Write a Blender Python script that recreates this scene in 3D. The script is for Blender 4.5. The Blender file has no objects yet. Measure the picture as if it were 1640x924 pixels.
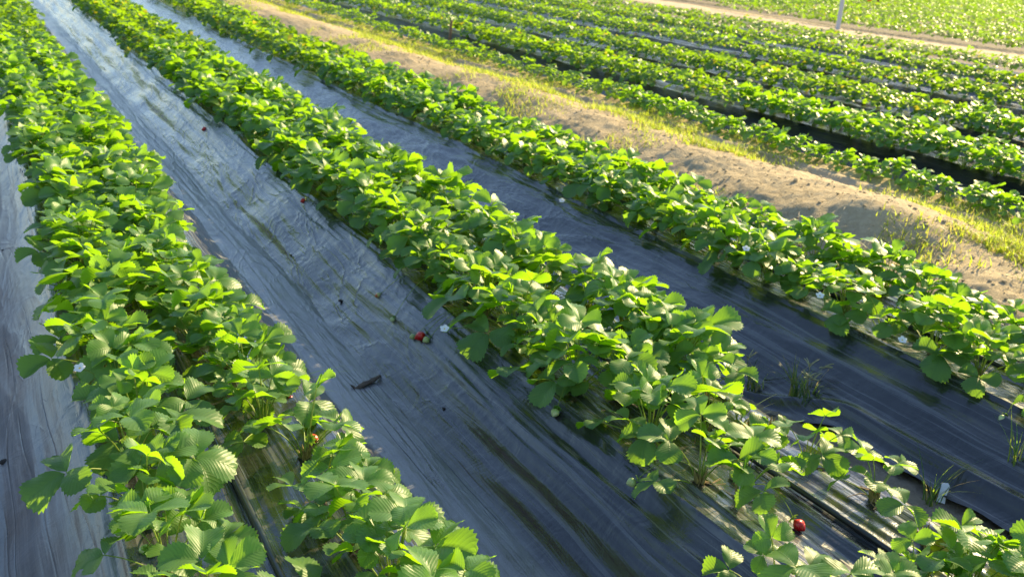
import bpy, math, random
import numpy as np
from mathutils import Matrix, Vector

# ------------------------------------------------------------------ camera
F_PX, CX, CY, CAM_H = 1700.0, 820.0, 462.0, 1.5
def _cam_axes():
    r = lambda x, y: np.array([x-CX, -(y-CY), -F_PX])
    Y = r(-80., -155.); Y = Y/np.linalg.norm(Y)
    H2 = r(1640., -155.+.075*1720)
    U = np.cross(H2, Y); U = U/np.linalg.norm(U)
    if U[1] < 0: U = -U
    return np.array([np.cross(Y, U), Y, U])       # rows: world axes in camera space (x across the beds, y along them)
CM = _cam_axes()
S = bpy.context.scene
C = bpy.data.collections.new('Field'); S.collection.children.link(C)
cd = bpy.data.cameras.new('camera'); cam = bpy.data.objects.new('camera', cd); S.collection.objects.link(cam)
cd.sensor_width = 36; cd.lens = F_PX/1640*36; cd.clip_start = .05; cd.clip_end = 2000
mw = Matrix([list(CM[i])+[0] for i in range(3)]+[[0, 0, 0, 1]]); mw.translation = Vector((0, 0, CAM_H))
cam.matrix_world = mw
cd.dof.use_dof = True; cd.dof.focus_distance = 2.4; cd.dof.aperture_fstop = 8.0
S.camera = cam

# ------------------------------------------------------------------ light
SUN_AZ, SUN_EL = math.radians(66), math.radians(27)     # azimuth from +y towards +x
W = bpy.data.worlds.new('World'); S.world = W; W.use_nodes = True
nt = W.node_tree; bg = nt.nodes['Background']
sk = nt.nodes.new('ShaderNodeTexSky'); sk.sky_type = 'NISHITA'; sk.sun_disc = False
sk.sun_elevation = SUN_EL; sk.sun_rotation = SUN_AZ; sk.air_density = 1.0; sk.dust_density = .4; sk.ozone_density = 1.3
nt.links.new(sk.outputs[0], bg.inputs[0]); bg.inputs[1].default_value = .115
sl = bpy.data.lights.new('sun', 'SUN'); sl.energy = 5.0; sl.angle = math.radians(.5); sl.color = (1, .79, .41)
so = bpy.data.objects.new('sun', sl); S.collection.objects.link(so)
sd = Vector((math.sin(SUN_AZ)*math.cos(SUN_EL), math.cos(SUN_AZ)*math.cos(SUN_EL), math.sin(SUN_EL)))
so.rotation_euler = sd.to_track_quat('Z', 'Y').to_euler()
S.view_settings.view_transform = 'Standard'; S.view_settings.look = 'None'
S.view_settings.gamma = 1; S.view_settings.use_curve_mapping = False
S.view_settings.exposure = 1.55
S.render.engine = 'CYCLES'; S.cycles.max_bounces = 8; S.cycles.transparent_max_bounces = 4
S.cycles.caustics_reflective = False; S.cycles.caustics_refractive = False

# ------------------------------------------------------------------ helpers
RNG = random.Random(7); NR = np.random.RandomState(11)
def at(x, y, z):                                   # pixel of the photograph -> point on the plane z
    d = CM @ np.array([x-CX, -(y-CY), -F_PX]); k = (z-CAM_H)/d[2]
    return np.array([d[0]*k, d[1]*k, z])
def project(p):
    c = CM.T @ (np.array(p)-np.array([0, 0, CAM_H]))
    if c[2] > -.05: return (-9999, -9999, -1)
    return (CX+F_PX*c[0]/-c[2], CY-F_PX*c[1]/-c[2], -c[2])
def vnoise(x, y, seed=0):                          # smooth value noise in -1..1
    x = np.asarray(x, float); y = np.asarray(y, float)
    xi = np.floor(x).astype(np.int64); yi = np.floor(y).astype(np.int64)
    fx = x-xi; fy = y-yi; fx = fx*fx*(3-2*fx); fy = fy*fy*(3-2*fy)
    def h(a, b):
        n = (a*374761393+b*668265263+seed*974634777) & 0xffffffff
        n = ((n ^ (n >> 13))*1274126177) & 0xffffffff
        return ((n ^ (n >> 16)) & 0xffff)/32767.5-1
    return (h(xi, yi)*(1-fx)+h(xi+1, yi)*fx)*(1-fy)+(h(xi, yi+1)*(1-fx)+h(xi+1, yi+1)*fx)*fy
def fbm(x, y, o=4, seed=0):
    s = 0; a = 1
    for i in range(o):
        s = s+a*vnoise(x*2**i, y*2**i, seed+i*17); a *= .5
    return s
def sstep(x): x = np.clip(x, 0, 1); return x*x*(3-2*x)

def mesh_np(name, V, F, mats, uv=None, mi=None, smooth=True):
    """V (n,3); F (m,4) quads or (m,3); uv per vertex (n,2)"""
    me = bpy.data.meshes.new(name); V = np.asarray(V, np.float32); F = np.asarray(F, np.int32)
    k = F.shape[1]; me.vertices.add(len(V)); me.vertices.foreach_set('co', V.ravel())
    me.loops.add(F.size); me.loops.foreach_set('vertex_index', F.ravel())
    me.polygons.add(len(F)); me.polygons.foreach_set('loop_start', np.arange(0, F.size, k, dtype=np.int32))
    me.polygons.foreach_set('loop_total', np.full(len(F), k, np.int32))
    me.polygons.foreach_set('use_smooth', np.full(len(F), smooth, bool))
    if uv is not None:
        l = me.uv_layers.new(name='UVMap'); l.data.foreach_set('uv', np.asarray(uv, np.float32)[F.ravel()].ravel())
    for m in (mats if isinstance(mats, (list, tuple)) else [mats]): me.materials.append(m)
    if mi is not None: me.polygons.foreach_set('material_index', np.asarray(mi, np.int32))
    me.update(calc_edges=True)
    return me
def link(name, data, parent=None, loc=None):
    o = bpy.data.objects.new(name, data); C.objects.link(o)
    if parent: o.parent = parent
    if loc is not None: o.location = loc
    return o
def tag(o, label=None, cat=None, group=None, kind=None):
    if label: o['label'] = label
    if cat: o['category'] = cat
    if group: o['group'] = group
    if kind: o['kind'] = kind
    return o
class Acc:                                         # collects pieces of geometry for one mesh
    def __init__(s): s.V = []; s.F = []; s.U = []; s.M = []; s.n = 0
    def add(s, V, F, U=None, m=0):
        V = np.asarray(V, float); F = np.asarray(F, int)
        s.V.append(V); s.F.append(F+s.n); s.U.append(np.zeros((len(V), 2)) if U is None else U)
        s.M.append(np.full(len(F), m)); s.n += len(V)
    def mesh(s, name, mats, smooth=True):
        return mesh_np(name, np.concatenate(s.V), np.concatenate(s.F), mats, np.concatenate(s.U), np.concatenate(s.M), smooth)
    def arrays(s): return np.concatenate(s.V), np.concatenate(s.F), np.concatenate(s.U), np.concatenate(s.M)
def gridf(a, b):                                   # quads of an a x b vertex grid
    i = np.arange((a-1))[:, None]*b+np.arange(b-1)[None]
    i = i.ravel(); return np.stack([i, i+1, i+b+1, i+b], 1)
def tube(pts, rad, n=6, caps=True):
    pts = np.asarray(pts, float); m = len(pts); rad = np.broadcast_to(rad, (m,))
    T = np.gradient(pts, axis=0); T /= np.linalg.norm(T, axis=1)[:, None]+1e-9
    ref = np.array([.31, .21, .93]) if abs(T[0] @ np.array([.31, .21, .93])) < .9 else np.array([1., 0, 0])
    A = np.cross(T, ref); A /= np.linalg.norm(A, axis=1)[:, None]+1e-9; B = np.cross(T, A)
    a = np.arange(n)/n*2*math.pi
    V = pts[:, None]+rad[:, None, None]*(A[:, None]*np.cos(a)[None, :, None]+B[:, None]*np.sin(a)[None, :, None])
    V = V.reshape(-1, 3); F = []
    for i in range(m-1):
        for j in range(n): F.append((i*n+j, i*n+(j+1) % n, (i+1)*n+(j+1) % n, (i+1)*n+j))
    if caps:
        V = np.vstack([V, pts[:1], pts[-1:]]); c0 = m*n; c1 = c0+1
        for j in range(0, n):
            F.append((c0, (j+1) % n, j, j) if False else (c0, (j+1) % n, j, c0)); F.append((c1, (m-1)*n+j, (m-1)*n+(j+1) % n, c1))
        F = [f for f in F]
    return V, np.array(F)
def tube_q(pts, rad, n=6):                         # open tube whose last ring closes to a point (all quads)
    pts = np.asarray(pts, float); rad = np.array(np.broadcast_to(rad, (len(pts),)), float)
    return tube(pts, rad, n, caps=False)

# ------------------------------------------------------------------ materials
def mat(name):
    m = bpy.data.materials.new(name); m.use_nodes = True; t = m.node_tree
    return m, t, t.nodes['Principled BSDF'], t.nodes['Material Output']
def N(t, ty, **kw):
    n = t.nodes.new(ty)
    for k, v in kw.items():
        if hasattr(n, k): setattr(n, k, v)
        else: n.inputs[k].default_value = v
    return n
def ramp(t, src, stops):
    r = t.nodes.new('ShaderNodeValToRGB'); e = r.color_ramp.elements
    while len(e) < len(stops): e.new(.5)
    for i, (p, c) in enumerate(stops):
        e[i].position = p; e[i].color = (c if len(c) == 4 else (*c, 1)) if isinstance(c, tuple) else (c, c, c, 1)
    t.links.new(src, r.inputs[0]); return r.outputs[0]
def mth(t, op, a, b=None, c=None):
    n = t.nodes.new('ShaderNodeMath'); n.operation = op
    for i, v in enumerate((a, b, c)):
        if v is None: continue
        if isinstance(v, (int, float)): n.inputs[i].default_value = v
        else: t.links.new(v, n.inputs[i])
    return n.outputs[0]
def mixc(t, f, a, b, blend='MIX'):
    n = t.nodes.new('ShaderNodeMix'); n.data_type = 'RGBA'; n.blend_type = blend
    for i, v in ((0, f), (6, a), (7, b)):
        if isinstance(v, tuple): n.inputs[i].default_value = (*v, 1)
        elif isinstance(v, (int, float)): n.inputs[i].default_value = v
        else: t.links.new(v, n.inputs[i])
    return n.outputs[2]
def noise(t, vec, scale, detail=4, rough=.55, dist=0):
    n = N(t, 'ShaderNodeTexNoise'); n.inputs['Scale'].default_value = scale; n.inputs['Detail'].default_value = detail
    n.inputs['Roughness'].default_value = rough; n.inputs['Distortion'].default_value = dist
    if vec is not None: t.links.new(vec, n.inputs['Vector'])
    return n.outputs[0]
def mapping(t, vec, sc):
    n = N(t, 'ShaderNodeMapping'); n.inputs['Scale'].default_value = sc; t.links.new(vec, n.inputs[0]); return n.outputs[0]
def bump(t, h, s, d, prev=None):
    n = N(t, 'ShaderNodeBump'); n.inputs['Strength'].default_value = s; n.inputs['Distance'].default_value = d
    t.links.new(h, n.inputs['Height'])
    if prev is not None: t.links.new(prev, n.inputs['Normal'])
    return n.outputs[0]

def leaf_material(name, veins=True, dark=(.010, .076, .006), light=(.048, .165, .008), tr=(.37, .68, .014)):
    m, t, p, out = mat(name)
    geo = N(t, 'ShaderNodeNewGeometry'); oi = N(t, 'ShaderNodeObjectInfo'); uvn = N(t, 'ShaderNodeUVMap')
    pos = geo.outputs['Position']
    n1 = noise(t, pos, 9, 3); f = ramp(t, n1, [(.35, 0.), (.65, 1.)])
    rnd = oi.outputs['Random']
    isl = geo.outputs['Random Per Island']
    f = mth(t, 'MULTIPLY', mth(t, 'ADD', mth(t, 'ADD', f, rnd), isl), .33)
    col = mixc(t, f, dark, light)
    tcol = mixc(t, f, tuple(c*.82 for c in tr), tr)
    back = geo.outputs['Backfacing']
    nrm = None
    if veins:
        sx = N(t, 'ShaderNodeSeparateXYZ'); t.links.new(uvn.outputs[0], sx.inputs[0])
        s_ = mth(t, 'ABSOLUTE', sx.outputs[0]); ty = sx.outputs[1]
        ph = mth(t, 'SUBTRACT', ty, mth(t, 'MULTIPLY', s_, .30))
        fr = mth(t, 'FRACT', mth(t, 'MULTIPLY', mth(t, 'ADD', ph, 1.), 9.0))
        tri = mth(t, 'ABSOLUTE', mth(t, 'SUBTRACT', mth(t, 'MULTIPLY', fr, 2.), 1.))    # 1 on the vein, 0 between
        vein = mth(t, 'POWER', tri, 9.)
        mid = mth(t, 'SUBTRACT', 1., mth(t, 'MINIMUM', mth(t, 'MULTIPLY', s_, 22.), 1.))
        vv = mth(t, 'MAXIMUM', mth(t, 'MULTIPLY', vein, .55), mid)
        col = mixc(t, mth(t, 'MULTIPLY', vv, .30), col, (.10, .23, .04))
        tcol = mixc(t, mth(t, 'MULTIPLY', vv, .42), tcol, (.16, .34, .01))
        h = mth(t, 'SUBTRACT', mth(t, 'MULTIPLY', mth(t, 'POWER', tri, 2.), -1.), mth(t, 'MULTIPLY', mid, .8))
        fine = noise(t, pos, 420, 3)
        h = mth(t, 'ADD', h, mth(t, 'MULTIPLY', fine, .5))
        nrm = bump(t, h, .6, .00055)
        t.links.new(nrm, p.inputs['Normal'])
        # a few dry brown specks and pale chewed spots
        sp = ramp(t, noise(t, pos, 60, 2), [(.74, 0.), (.78, 1.)])
        col = mixc(t, mth(t, 'MULTIPLY', sp, .6), col, (.16, .12, .04))
    old = ramp(t, isl, [(.95, 0.), (.975, 1.)])
    col = mixc(t, mth(t, 'MULTIPLY', old, .7), col, (.20, .17, .04)); tcol = mixc(t, mth(t, 'MULTIPLY', old, .7), tcol, (.55, .42, .04))
    col = mixc(t, back, col, (.10, .20, .055))
    t.links.new(col, p.inputs['Base Color']); p.inputs['Roughness'].default_value = .40
    p.inputs['Specular IOR Level'].default_value = .27 if veins else .12
    tr_ = N(t, 'ShaderNodeBsdfTranslucent'); t.links.new(tcol, tr_.inputs[0])
    if nrm is not None: t.links.new(nrm, tr_.inputs['Normal'])
    mx = N(t, 'ShaderNodeMixShader'); mx.inputs[0].default_value = .48
    t.links.new(p.outputs[0], mx.inputs[1]); t.links.new(tr_.outputs[0], mx.inputs[2]); t.links.new(mx.outputs[0], out.inputs[0])
    return m
M_LEAF = leaf_material('strawberry_leaf')
M_LEAF_FAR = leaf_material('strawberry_leaf_far', veins=False, tr=(.34, .58, .012))

def simple(name, col, rough=.6, var=.25, sc=30, spec=.4, trans=0, tcol=None, bmp=0, bsc=60):
    m, t, p, out = mat(name)
    geo = N(t, 'ShaderNodeNewGeometry')
    n1 = noise(t, geo.outputs['Position'], sc, 4)
    c = mixc(t, n1, tuple(x*(1-var) for x in col), tuple(min(1, x*(1+var)) for x in col))
    t.links.new(c, p.inputs['Base Color']); p.inputs['Roughness'].default_value = rough; p.inputs['Specular IOR Level'].default_value = spec
    if bmp: t.links.new(bump(t, noise(t, geo.outputs['Position'], bsc, 5), .7, bmp), p.inputs['Normal'])
    if trans:
        tr_ = N(t, 'ShaderNodeBsdfTranslucent'); tr_.inputs[0].default_value = (*tcol, 1)
        mx = N(t, 'ShaderNodeMixShader'); mx.inputs[0].default_value = trans
        t.links.new(p.outputs[0], mx.inputs[1]); t.links.new(tr_.outputs[0], mx.inputs[2]); t.links.new(mx.outputs[0], out.inputs[0])
    return m
M_STALK = simple('green_stalk', (.22, .30, .05), .45, .3, 25, .4, .3, (.5, .6, .06))
M_CALYX = simple('green_sepal', (.09, .22, .03), .5, .3, 60, .3, .3, (.3, .5, .03))
M_PETAL = simple('white_petal', (.80, .80, .76), .55, .04, 40, .3, .25, (.8, .8, .7))
M_YEL = simple('yellow_flower_centre', (.62, .48, .05), .6, .2, 200)
M_BARK = simple('dead_bark', (.11, .085, .065), .85, .5, 90, .2, bmp=.004, bsc=180)
M_WOOD = simple('weathered_wood', (.22, .13, .07), .8, .35, 40, .2, bmp=.003)
M_POLE = simple('grey_pole_paint', (.42, .42, .44), .45, .12, 12, .5)
M_HOSE = simple('black_rubber_hose', (.012, .012, .013), .3, .3, 40, .5)
M_SCRAP = simple('white_scrap', (.70, .74, .74), .5, .08, 60)
M_ORANGE = simple('orange_cloth', (.75, .13, .02), .8, .15, 30)
M_CLOD = simple('dark_soil_clod', (.045, .038, .034), .9, .5, 90, .2, bmp=.004, bsc=200)

def berry_material(name, base, tipc, z0=.35, z1=.65):
    m, t, p, out = mat(name)
    tc = N(t, 'ShaderNodeTexCoord'); sx = N(t, 'ShaderNodeSeparateXYZ'); t.links.new(tc.outputs['Generated'], sx.inputs[0])
    f = ramp(t, sx.outputs[2], [(z0, 1.), (z1, 0.)])
    col = mixc(t, f, base, tipc)
    vo = N(t, 'ShaderNodeTexVoronoi'); vo.inputs['Scale'].default_value = 230; t.links.new(tc.outputs['Object'], vo.inputs['Vector'])
    seed = ramp(t, vo.outputs['Distance'], [(.10, 1.), (.22, 0.)])
    col = mixc(t, seed, col, (.45, .34, .08)); t.links.new(col, p.inputs['Base Color'])
    t.links.new(bump(t, vo.outputs['Distance'], .6, .0012), p.inputs['Normal'])
    p.inputs['Roughness'].default_value = .28; p.inputs['Subsurface Weight'].default_value = .12
    p.inputs['Subsurface Radius'].default_value = (.006, .002, .001)
    return m
M_RED = berry_material('ripe_red_berry', (.52, .012, .012), (.50, .008, .010))
M_HALF = berry_material('half_ripe_berry', (.42, .44, .16), (.60, .10, .03))
M_GREENB = berry_material('unripe_green_berry', (.30, .40, .13), (.42, .48, .20))

# black plastic film: dusty, streaked along the bed (uv = metres along and across the bed)
def film_material(name='black_plastic_film', far=False):
    m, t, p, out = mat(name)
    uvn = N(t, 'ShaderNodeUVMap'); uv = uvn.outputs[0]
    wob = N(t, 'ShaderNodeVectorMath'); wob.operation = 'ADD'
    nz = N(t, 'ShaderNodeTexNoise'); nz.inputs['Scale'].default_value = 1.6; nz.inputs['Detail'].default_value = 2; t.links.new(uv, nz.inputs['Vector'])
    scl = N(t, 'ShaderNodeVectorMath'); scl.operation = 'SCALE'; scl.inputs['Scale'].default_value = .035; t.links.new(nz.outputs['Color'], scl.inputs[0])
    t.links.new(uv, wob.inputs[0]); t.links.new(scl.outputs[0], wob.inputs[1]); w = wob.outputs[0]
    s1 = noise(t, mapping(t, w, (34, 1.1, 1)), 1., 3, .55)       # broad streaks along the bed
    s2 = noise(t, mapping(t, w, (120, 2.4, 1)), 1., 3, .6)       # fine pleats
    s3 = noise(t, mapping(t, w, (8, 2.0, 1)), 1., 3, .5)
    crk = noise(t, mapping(t, w, (9, 8, 1)), 1., 5, .6, 1.2)     # crumpled patches
    dust = noise(t, uv, 3.2, 7, .66)
    speck = noise(t, uv, 90, 4, .7)
    stain = noise(t, uv, 14, 6, .7, .6)
    sep = N(t, 'ShaderNodeSeparateXYZ'); t.links.new(uv, sep.inputs[0])
    # dust: settled in patches, streaks and specks
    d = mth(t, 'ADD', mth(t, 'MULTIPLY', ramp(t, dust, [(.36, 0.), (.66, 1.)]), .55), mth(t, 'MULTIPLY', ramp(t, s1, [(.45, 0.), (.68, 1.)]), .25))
    d = mth(t, 'ADD', d, mth(t, 'MULTIPLY', ramp(t, speck, [(.60, 0.), (.70, 1.)]), .22))
    d = mth(t, 'ADD', d, mth(t, 'MULTIPLY', ramp(t, stain, [(.58, 0.), (.70, 1.)]), .30))
    if far:
        sz_ = N(t, 'ShaderNodeSeparateXYZ'); t.links.new(N(t, 'ShaderNodeNewGeometry').outputs['Position'], sz_.inputs[0])
        lowk = ramp(t, sz_.outputs[2], [(.05, 1.), (.16, 0.)])
        d = mth(t, 'ADD', mth(t, 'MULTIPLY', d, .06), mth(t, 'MULTIPLY', mth(t, 'MULTIPLY', lowk, mth(t, 'ADD', d, .45)), .75))
    else:                                                      # furrow floors gather the dust, the shoulders stay cleaner
        fl = None
        for c_, w_ in ((1.08, .17), (-.08, .34)):
            k_ = mth(t, 'SUBTRACT', 1., mth(t, 'DIVIDE', mth(t, 'ABSOLUTE', mth(t, 'SUBTRACT', sep.outputs[0], c_)), w_))
            k_ = mth(t, 'MAXIMUM', k_, 0.); fl = k_ if fl is None else mth(t, 'MAXIMUM', fl, k_)
        fl = mth(t, 'MINIMUM', mth(t, 'MULTIPLY', fl, 3.), 1.)
        d = mth(t, 'MULTIPLY', d, mth(t, 'ADD', mth(t, 'MULTIPLY', fl, .80), .14))
        d = mth(t, 'ADD', d, mth(t, 'MULTIPLY', fl, .22))
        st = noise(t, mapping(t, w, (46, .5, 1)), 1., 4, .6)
        d = mth(t, 'ADD', d, mth(t, 'MULTIPLY', mth(t, 'MULTIPLY', ramp(t, st, [(.54, 0.), (.585, 1.)]), mth(t, 'SUBTRACT', 1., fl)), .26))  # pale stripes on the shoulders: sky reflections painted into the colour
    # thin pressed creases; the shade in the folds is darkened into the film colour
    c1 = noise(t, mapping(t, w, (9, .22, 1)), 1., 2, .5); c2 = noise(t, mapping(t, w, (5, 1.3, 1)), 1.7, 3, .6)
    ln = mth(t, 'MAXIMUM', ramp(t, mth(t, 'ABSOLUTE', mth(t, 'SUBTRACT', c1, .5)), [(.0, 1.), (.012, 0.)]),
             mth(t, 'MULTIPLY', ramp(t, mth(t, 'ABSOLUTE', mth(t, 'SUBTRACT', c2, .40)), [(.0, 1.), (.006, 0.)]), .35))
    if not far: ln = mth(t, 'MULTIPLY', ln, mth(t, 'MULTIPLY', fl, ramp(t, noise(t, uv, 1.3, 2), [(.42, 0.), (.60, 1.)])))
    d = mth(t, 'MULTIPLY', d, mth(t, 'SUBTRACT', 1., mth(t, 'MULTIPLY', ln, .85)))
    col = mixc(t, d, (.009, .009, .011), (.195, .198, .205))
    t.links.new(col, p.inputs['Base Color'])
    ro = mth(t, 'ADD', mth(t, 'MULTIPLY', d, .30), .21); t.links.new(ro, p.inputs['Roughness'])
    if far:
        for l_ in list(p.inputs['Roughness'].links): t.links.remove(l_)
        p.inputs['Roughness'].default_value = .34
    p.inputs['Specular IOR Level'].default_value = .10 if far else .65; p.inputs['IOR'].default_value = 1.5
    p.inputs['Coat Weight'].default_value = 0. if far else .15; p.inputs['Coat Roughness'].default_value = .22
    b = bump(t, s1, .4, .006); b = bump(t, s2, .45, .0026, b); b = bump(t, crk, .45, .008, b)
    rg = noise(t, mapping(t, w, (11, 2.4, 1)), 1., 3, .55, .6); rg = mth(t, 'POWER', mth(t, 'SUBTRACT', 1., mth(t, 'MULTIPLY', mth(t, 'ABSOLUTE', mth(t, 'SUBTRACT', rg, .5)), 4.)), 4.)
    ym = ramp(t, mth(t, 'MULTIPLY', sep.outputs[1], .1), [(.22, .10), (.42, 1.)]); rg = mth(t, 'MULTIPLY', rg, ym)
    b = bump(t, rg, .4, .006, b); b = bump(t, speck, .25, .0012, b); b = bump(t, mth(t, 'MULTIPLY', ln, -1.), .5, .003, b)
    t.links.new(b, p.inputs['Normal']); t.links.new(b, p.inputs['Coat Normal'])
    return m
M_FILM = film_material(); M_FILM_FAR = film_material('black_plastic_film_far', True)

def soil_material(name, a, b_, c_, sc=1.):
    m, t, p, out = mat(name)
    pos = N(t, 'ShaderNodeNewGeometry').outputs['Position']
    n1 = noise(t, pos, 2.2*sc, 8, .62); n2 = noise(t, pos, 26*sc, 6, .65); n3 = noise(t, pos, 140*sc, 4, .7)
    col = mixc(t, ramp(t, n1, [(.35, 0.), (.65, 1.)]), a, b_)
    col = mixc(t, mth(t, 'MULTIPLY', ramp(t, n2, [(.45, 0.), (.72, 1.)]), .7), col, c_)
    col = mixc(t, mth(t, 'MULTIPLY', ramp(t, n3, [(.55, 0.), (.75, 1.)]), .35), col, tuple(x*.45 for x in a))
    t.links.new(col, p.inputs['Base Color']); p.inputs['Roughness'].default_value = .95; p.inputs['Specular IOR Level'].default_value = .15
    b = bump(t, n2, .9, .02); b = bump(t, n3, .8, .006, b); t.links.new(b, p.inputs['Normal'])
    return m
M_SOIL = soil_material('dry_soil', (.36, .275, .155), (.45, .35, .21), (.53, .425, .265))
M_PATH = soil_material('pale_dirt', (.40, .30, .20), (.46, .35, .24), (.50, .39, .28), .5)
M_GROUND = soil_material('field_soil', (.13, .105, .08), (.20, .165, .125), (.24, .20, .155))
M_STRIP = soil_material('damp_brown_soil', (.20, .16, .12), (.28, .23, .17), (.33, .28, .21), 2.)
def grass_material(name, g, y, tr):
    m, t, p, out = mat(name)
    geo = N(t, 'ShaderNodeNewGeometry'); isl = geo.outputs['Random Per Island']
    col = ramp(t, isl, [(0., g), (.72, y), (.80, (.34, .27, .12)), (1., (.40, .32, .16))])
    t.links.new(col, p.inputs['Base Color']); p.inputs['Roughness'].default_value = .5; p.inputs['Specular IOR Level'].default_value = .3
    tcol = ramp(t, isl, [(0., tr), (.75, (.55, .62, .05)), (1., (.55, .42, .16))])
    tb = N(t, 'ShaderNodeBsdfTranslucent'); t.links.new(tcol, tb.inputs[0])
    mx = N(t, 'ShaderNodeMixShader'); mx.inputs[0].default_value = .5
    t.links.new(p.outputs[0], mx.inputs[1]); t.links.new(tb.outputs[0], mx.inputs[2]); t.links.new(mx.outputs[0], out.inputs[0])
    return m
M_GRASS = grass_material('ridge_grass', (.14, .24, .03), (.30, .34, .05), (.55, .72, .04))
M_WEED = grass_material('weed_blades', (.05, .12, .03), (.09, .17, .05), (.18, .36, .04))

# ------------------------------------------------------------------ terrain: beds, furrows, ridge
# each bed: centre, half width of the flat top, half width at the foot, height, film from, film to
BEDS = {
 'outer left': (-.75, .30, .52, .24, -1.5, -.14),
 'left':   (.50, .29, .53, .23, -.16, 1.235),
 'middle': (1.77, .28, .56, .23, 1.225, 2.36),
 'right':  (3.10, .28, .66, .23, 2.36, 3.62),
 'row D': (5.20, .16, .62, .20, 5.32, 5.92),
 'row E':  (6.45, .18, .55, .22, 5.91, 7.22),
 'row F':  (8.05, .18, .62, .22, 7.21, 9.12),
 'row G':  (10.05, .2, .72, .22, 9.11, 11.22),
 'row H':  (12.00, .2, .72, .22, 11.21, 12.97),
 'row I':  (13.90, .2, .72, .22, 12.96, 15.2),
}
def bed_h(v, y, b):
    c, wt, wb, H = b[:4]
    c = c+.025*vnoise(y*.9, y*0+c*7, 3)+.012*vnoise(y*2.7, y*0, 5)
    d = np.abs(v-c)
    q = np.clip((wb-d)/(wb-wt), 0, 1); z = H*(.45*sstep(q)+.55*q)
    z = z+.016*np.cos(np.clip(d/wt, 0, 1)*math.pi)*-1*(d < wt)*.8          # shallow middle
    return z
def film_wr(v, y, seed):
    """pleats and folds of the film, along the bed; a few metres out they turn into looser crumples"""
    vv = v+.05*vnoise(v*1.5, y*.7, seed+3)+.02*vnoise(v*4, y*2, seed+4)
    k = .5+.5*vnoise(v*2.2, y*.45, seed+9)
    a = .0060*vnoise(vv*17, y*.8, seed)*(.4+k)+.0032*vnoise(vv*42, y*1.4, seed+1)+.0012*vnoise(vv*95, y*2.5, seed+2)
    loose = sstep((y-2.6)/2.2)*(.5+.5*vnoise(v*1.1, y*.35, seed+31))
    a = a+loose*(.019*fbm(vv*6+y*1.2, y*1.3, 3, seed+6))
    rid = 1-np.abs(vnoise(vv*9+vnoise(v*2, y*1.1, seed+12)*1.3, y*.55, seed+11))
    a = a+.0055*rid**7
    return a
def ridge_h(v, y):
    crest = 4.42+.05*vnoise(y*.35, y*0, 41)
    up = sstep((v-3.48)/(crest-3.48)); dn = 1-sstep((v-crest-.04)/(5.32-crest)) ; prof = np.where(v < crest, up**.85, dn*.78+.22)
    Hh = .27+.025*vnoise(y*.55, y*0+2, 43)
    Hh = Hh+.03*np.exp(-((y-4.15)/.42)**2)-.05*np.exp(-((y-3.35)/.35)**2)
    z = Hh*prof
    z = z+(.020*fbm(v*2.3, y*1.6, 3, 47)+.009*fbm(v*7, y*7, 4, 48)+.0065*fbm(v*30, y*30, 3, 50))*sstep((v-3.5)/.3)*sstep((5.5-v)/.3)
    # a slumped lump of earth at the near end
    z = z+.055*np.exp(-(((v-4.25)/.20)**2+((y-4.05)/.22)**2))-.05*np.exp(-(((v-4.15)/.2)**2+((y-3.62)/.18)**2))
    return z
def surf(v, y):
    v = np.asarray(v, float); y = np.asarray(y, float); z = np.zeros(np.broadcast(v, y).shape)
    for b in BEDS.values(): z = np.maximum(z, bed_h(v, y, b))
    m = (v > 3.6) & (v < 5.35)
    z = np.where(m, np.maximum(z, ridge_h(v, y)), z)
    return z
def hit(px, py):                                   # where the ray through a pixel meets the ground surface
    lo = None
    for i in range(700):
        z = .62-i*.001; p = at(px, py, z)
        if float(surf(p[0], p[1])) >= z: return p
    return at(px, py, 0)

ygrid_near = np.concatenate([np.arange(.2, 6, .022), 6+np.cumsum(np.linspace(.03, .25, 110))])
def far_y(y0, y1, n): return np.linspace(y0, y1, n)

# bare earth under everything: one sheet out to the horizon
gx = np.array([-400, -60, -10, 0, 10, 30, 100, 500.]); gy = np.array([-30, 0, 10, 30, 60, 120, 300, 900.])
GX, GY = np.meshgrid(gx, gy, indexing='ij')
tag(link('ground', mesh_np('ground', np.stack([GX, GY, GX*0-.02], -1).reshape(-1, 3), gridf(8, 8), M_GROUND)), kind='structure')

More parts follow.
